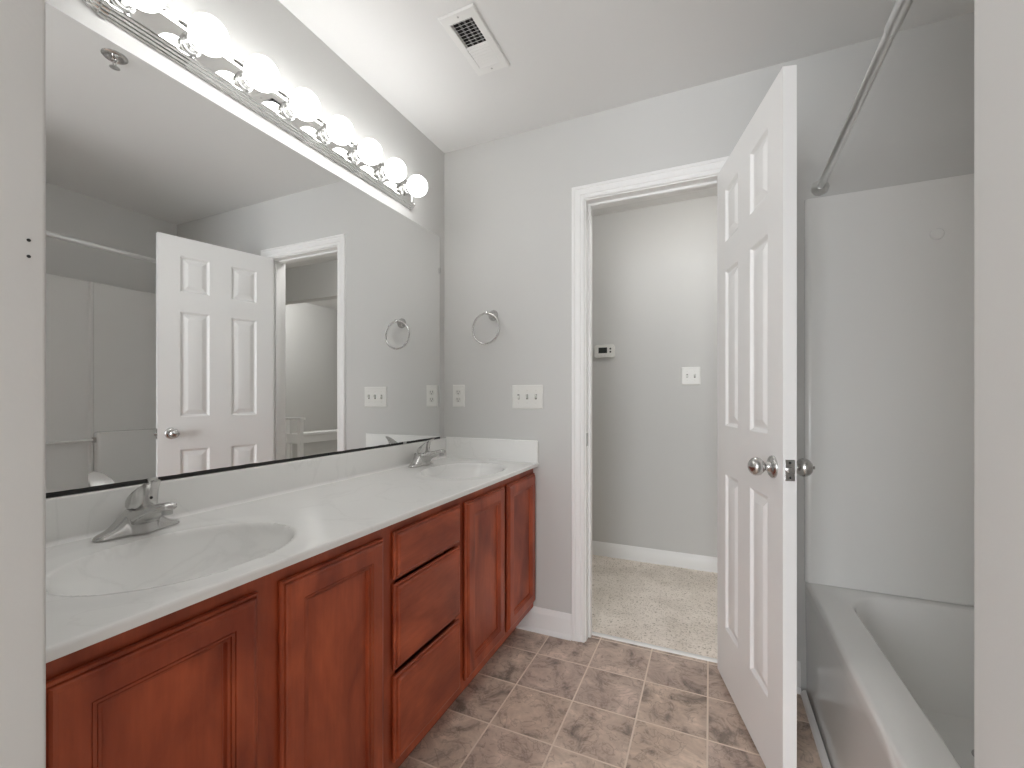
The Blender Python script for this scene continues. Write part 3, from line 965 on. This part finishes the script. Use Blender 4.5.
# end panel on the back wall with a rolled front edge
pr = [(SX0, 0), (SX0, .012), (SX0 + .004, .018), (SX0 + .010, .0215), (SX0 + .022, .022), (SX0 + .030, PT), (SXR - PT - .05, PT)]
pr += [(SXR - PT - .05 + .05 * math.sin(math.radians(a)), PT + .05 - .05 * math.cos(math.radians(a))) for a in (22.5, 45, 67.5, 90)]
pr += [(SXR - .001, PT + .05), (SXR - .001, 0)]
mb.loft([[(x, YB - .001 - t, SZ0) for x, t in pr], [(x, YB - .001 - t, SZ1 - .008) for x, t in pr], [(x, YB - .001 - max(0, t - .004) * (1 if t > 0 else 0), SZ1) for x, t in pr]])
mb.build('end_panel', M['acrylic'], sur, smooth=40)
mb = MB(); mb.lathe([(0, .0195), (.003, .0195), (.0065, .0165), (.008, 0)], (.713, YB - .0205, 1.694), (0, -1, 0), 20)
mb.build('plug', M['acrylic'], sur, smooth=40)
# near end panel
mb = MB(); mb.box(SX0, SXR - .001, Y_ALC + .001, Y_ALC + .001 + PT, SZ0, SZ1, .004)
mb.build('end_panel', M['acrylic'], sur, smooth=40)
# long side panel: centre section set back between two ribs
ya, yb_ = Y_ALC + .03, YB - .075
S1, S2 = 1.478, .99
mb = MB()
def sx_(d):
    return SXR - d
pr = [(ya, 0), (ya, .020), (S2 - .022, .020), (S2 - .014, .027), (S2 - .004, .027), (S2 + .004, .016), (S1 - .004, .016), (S1 + .004, .027), (S1 + .014, .027), (S1 + .022, .020), (yb_ + .0045, .020), (yb_ + .0045, 0)]
mb.loft([[(sx_(d), y, SZ0) for y, d in pr], [(sx_(d), y, SZ1 - .035) for y, d in pr], [(sx_(d + (.004 if d > 0 else 0)), y, SZ1 - .022) for y, d in pr], [(sx_(d + (.003 if d > 0 else 0)), y, SZ1 - .006) for y, d in pr], [(sx_(max(0, d - .004)), y, SZ1) for y, d in pr]])
mb.build('side_panel', M['acrylic'], sur, smooth=30)
for y0, y1 in ((S1 + .016, yb_ + .0035), (ya + .001, S2 - .016)):
    mb = MB()
    mb.box(sx_(.085), sx_(.021), y0, y1, SZ0, .908, .014, 4)
    mb.build('ledge', M['acrylic'], sur, smooth=50)
mb = MB(); mb.tube([(sx_(.052), S2 - .012, .858), (sx_(.052), S1 + .012, .858)], .0085, 14)
bar = mb.build('washcloth_bar', M['acrylic'], sur, smooth=50)
mb = MB(); mb.box(sx_(.066), sx_(.038), S1 + .002, S1 + .0155, .842, .874, .002); mb.build('bar_bracket', M['steel'], bar)
mb = MB(); mb.box(sx_(.066), sx_(.038), S2 - .0155, S2 - .002, .842, .874, .002); mb.build('bar_bracket', M['steel'], bar)

# ------------------------------------------------------------------ shower curtain rod
rod = thing('shower_rod', 'straight chrome shower curtain rod high over the front of the bathtub', 'curtain rod', (0, 0, 0))
ZR = 1.926
xr = lambda y: .381 - (YB - y) * .0285
mb = MB(); mb.tube([(xr(YB - .004), YB - .004, ZR), (xr(1.10), 1.10, ZR)], .0120, 20); mb.build('inner_tube', M['rod'], rod, smooth=50)
mb = MB(); mb.tube([(xr(1.205), 1.205, ZR), (xr(1.199), 1.199, ZR), (xr(Y_ALC + .004), Y_ALC + .004, ZR)], [.0124, .0142, .0142], 20); mb.build('outer_tube', M['rod'], rod, smooth=50)
for y, s in ((YB, -1), (Y_ALC, 1)):
    mb = MB(); mb.lathe([(.0005, .0295), (.004, .0295), (.010, .026), (.015, .0185), (.021, .0155), (.024, .0135)], (xr(y), y, ZR), (0, s, 0), 28)
    mb.build('flange', M['rod'], rod, smooth=40)

# ------------------------------------------------------------------ lamps of the hall and the stair
def lamp(name, loc, watts, size):
    d = bpy.data.lights.new(name, 'POINT'); d.energy = watts
    d.shadow_soft_size = size; d.color = (1, .985, .965)
    o = bpy.data.objects.new(name, d); o.location = loc; scene.collection.objects.link(o)
lamp('hall_lamp', (-.1, 2.32, ZC - .16), HALL_WATTS, .12)
lamp('stair_lamp', (1.75, 3.75, ZC - .05), STAIR_WATTS, .12)
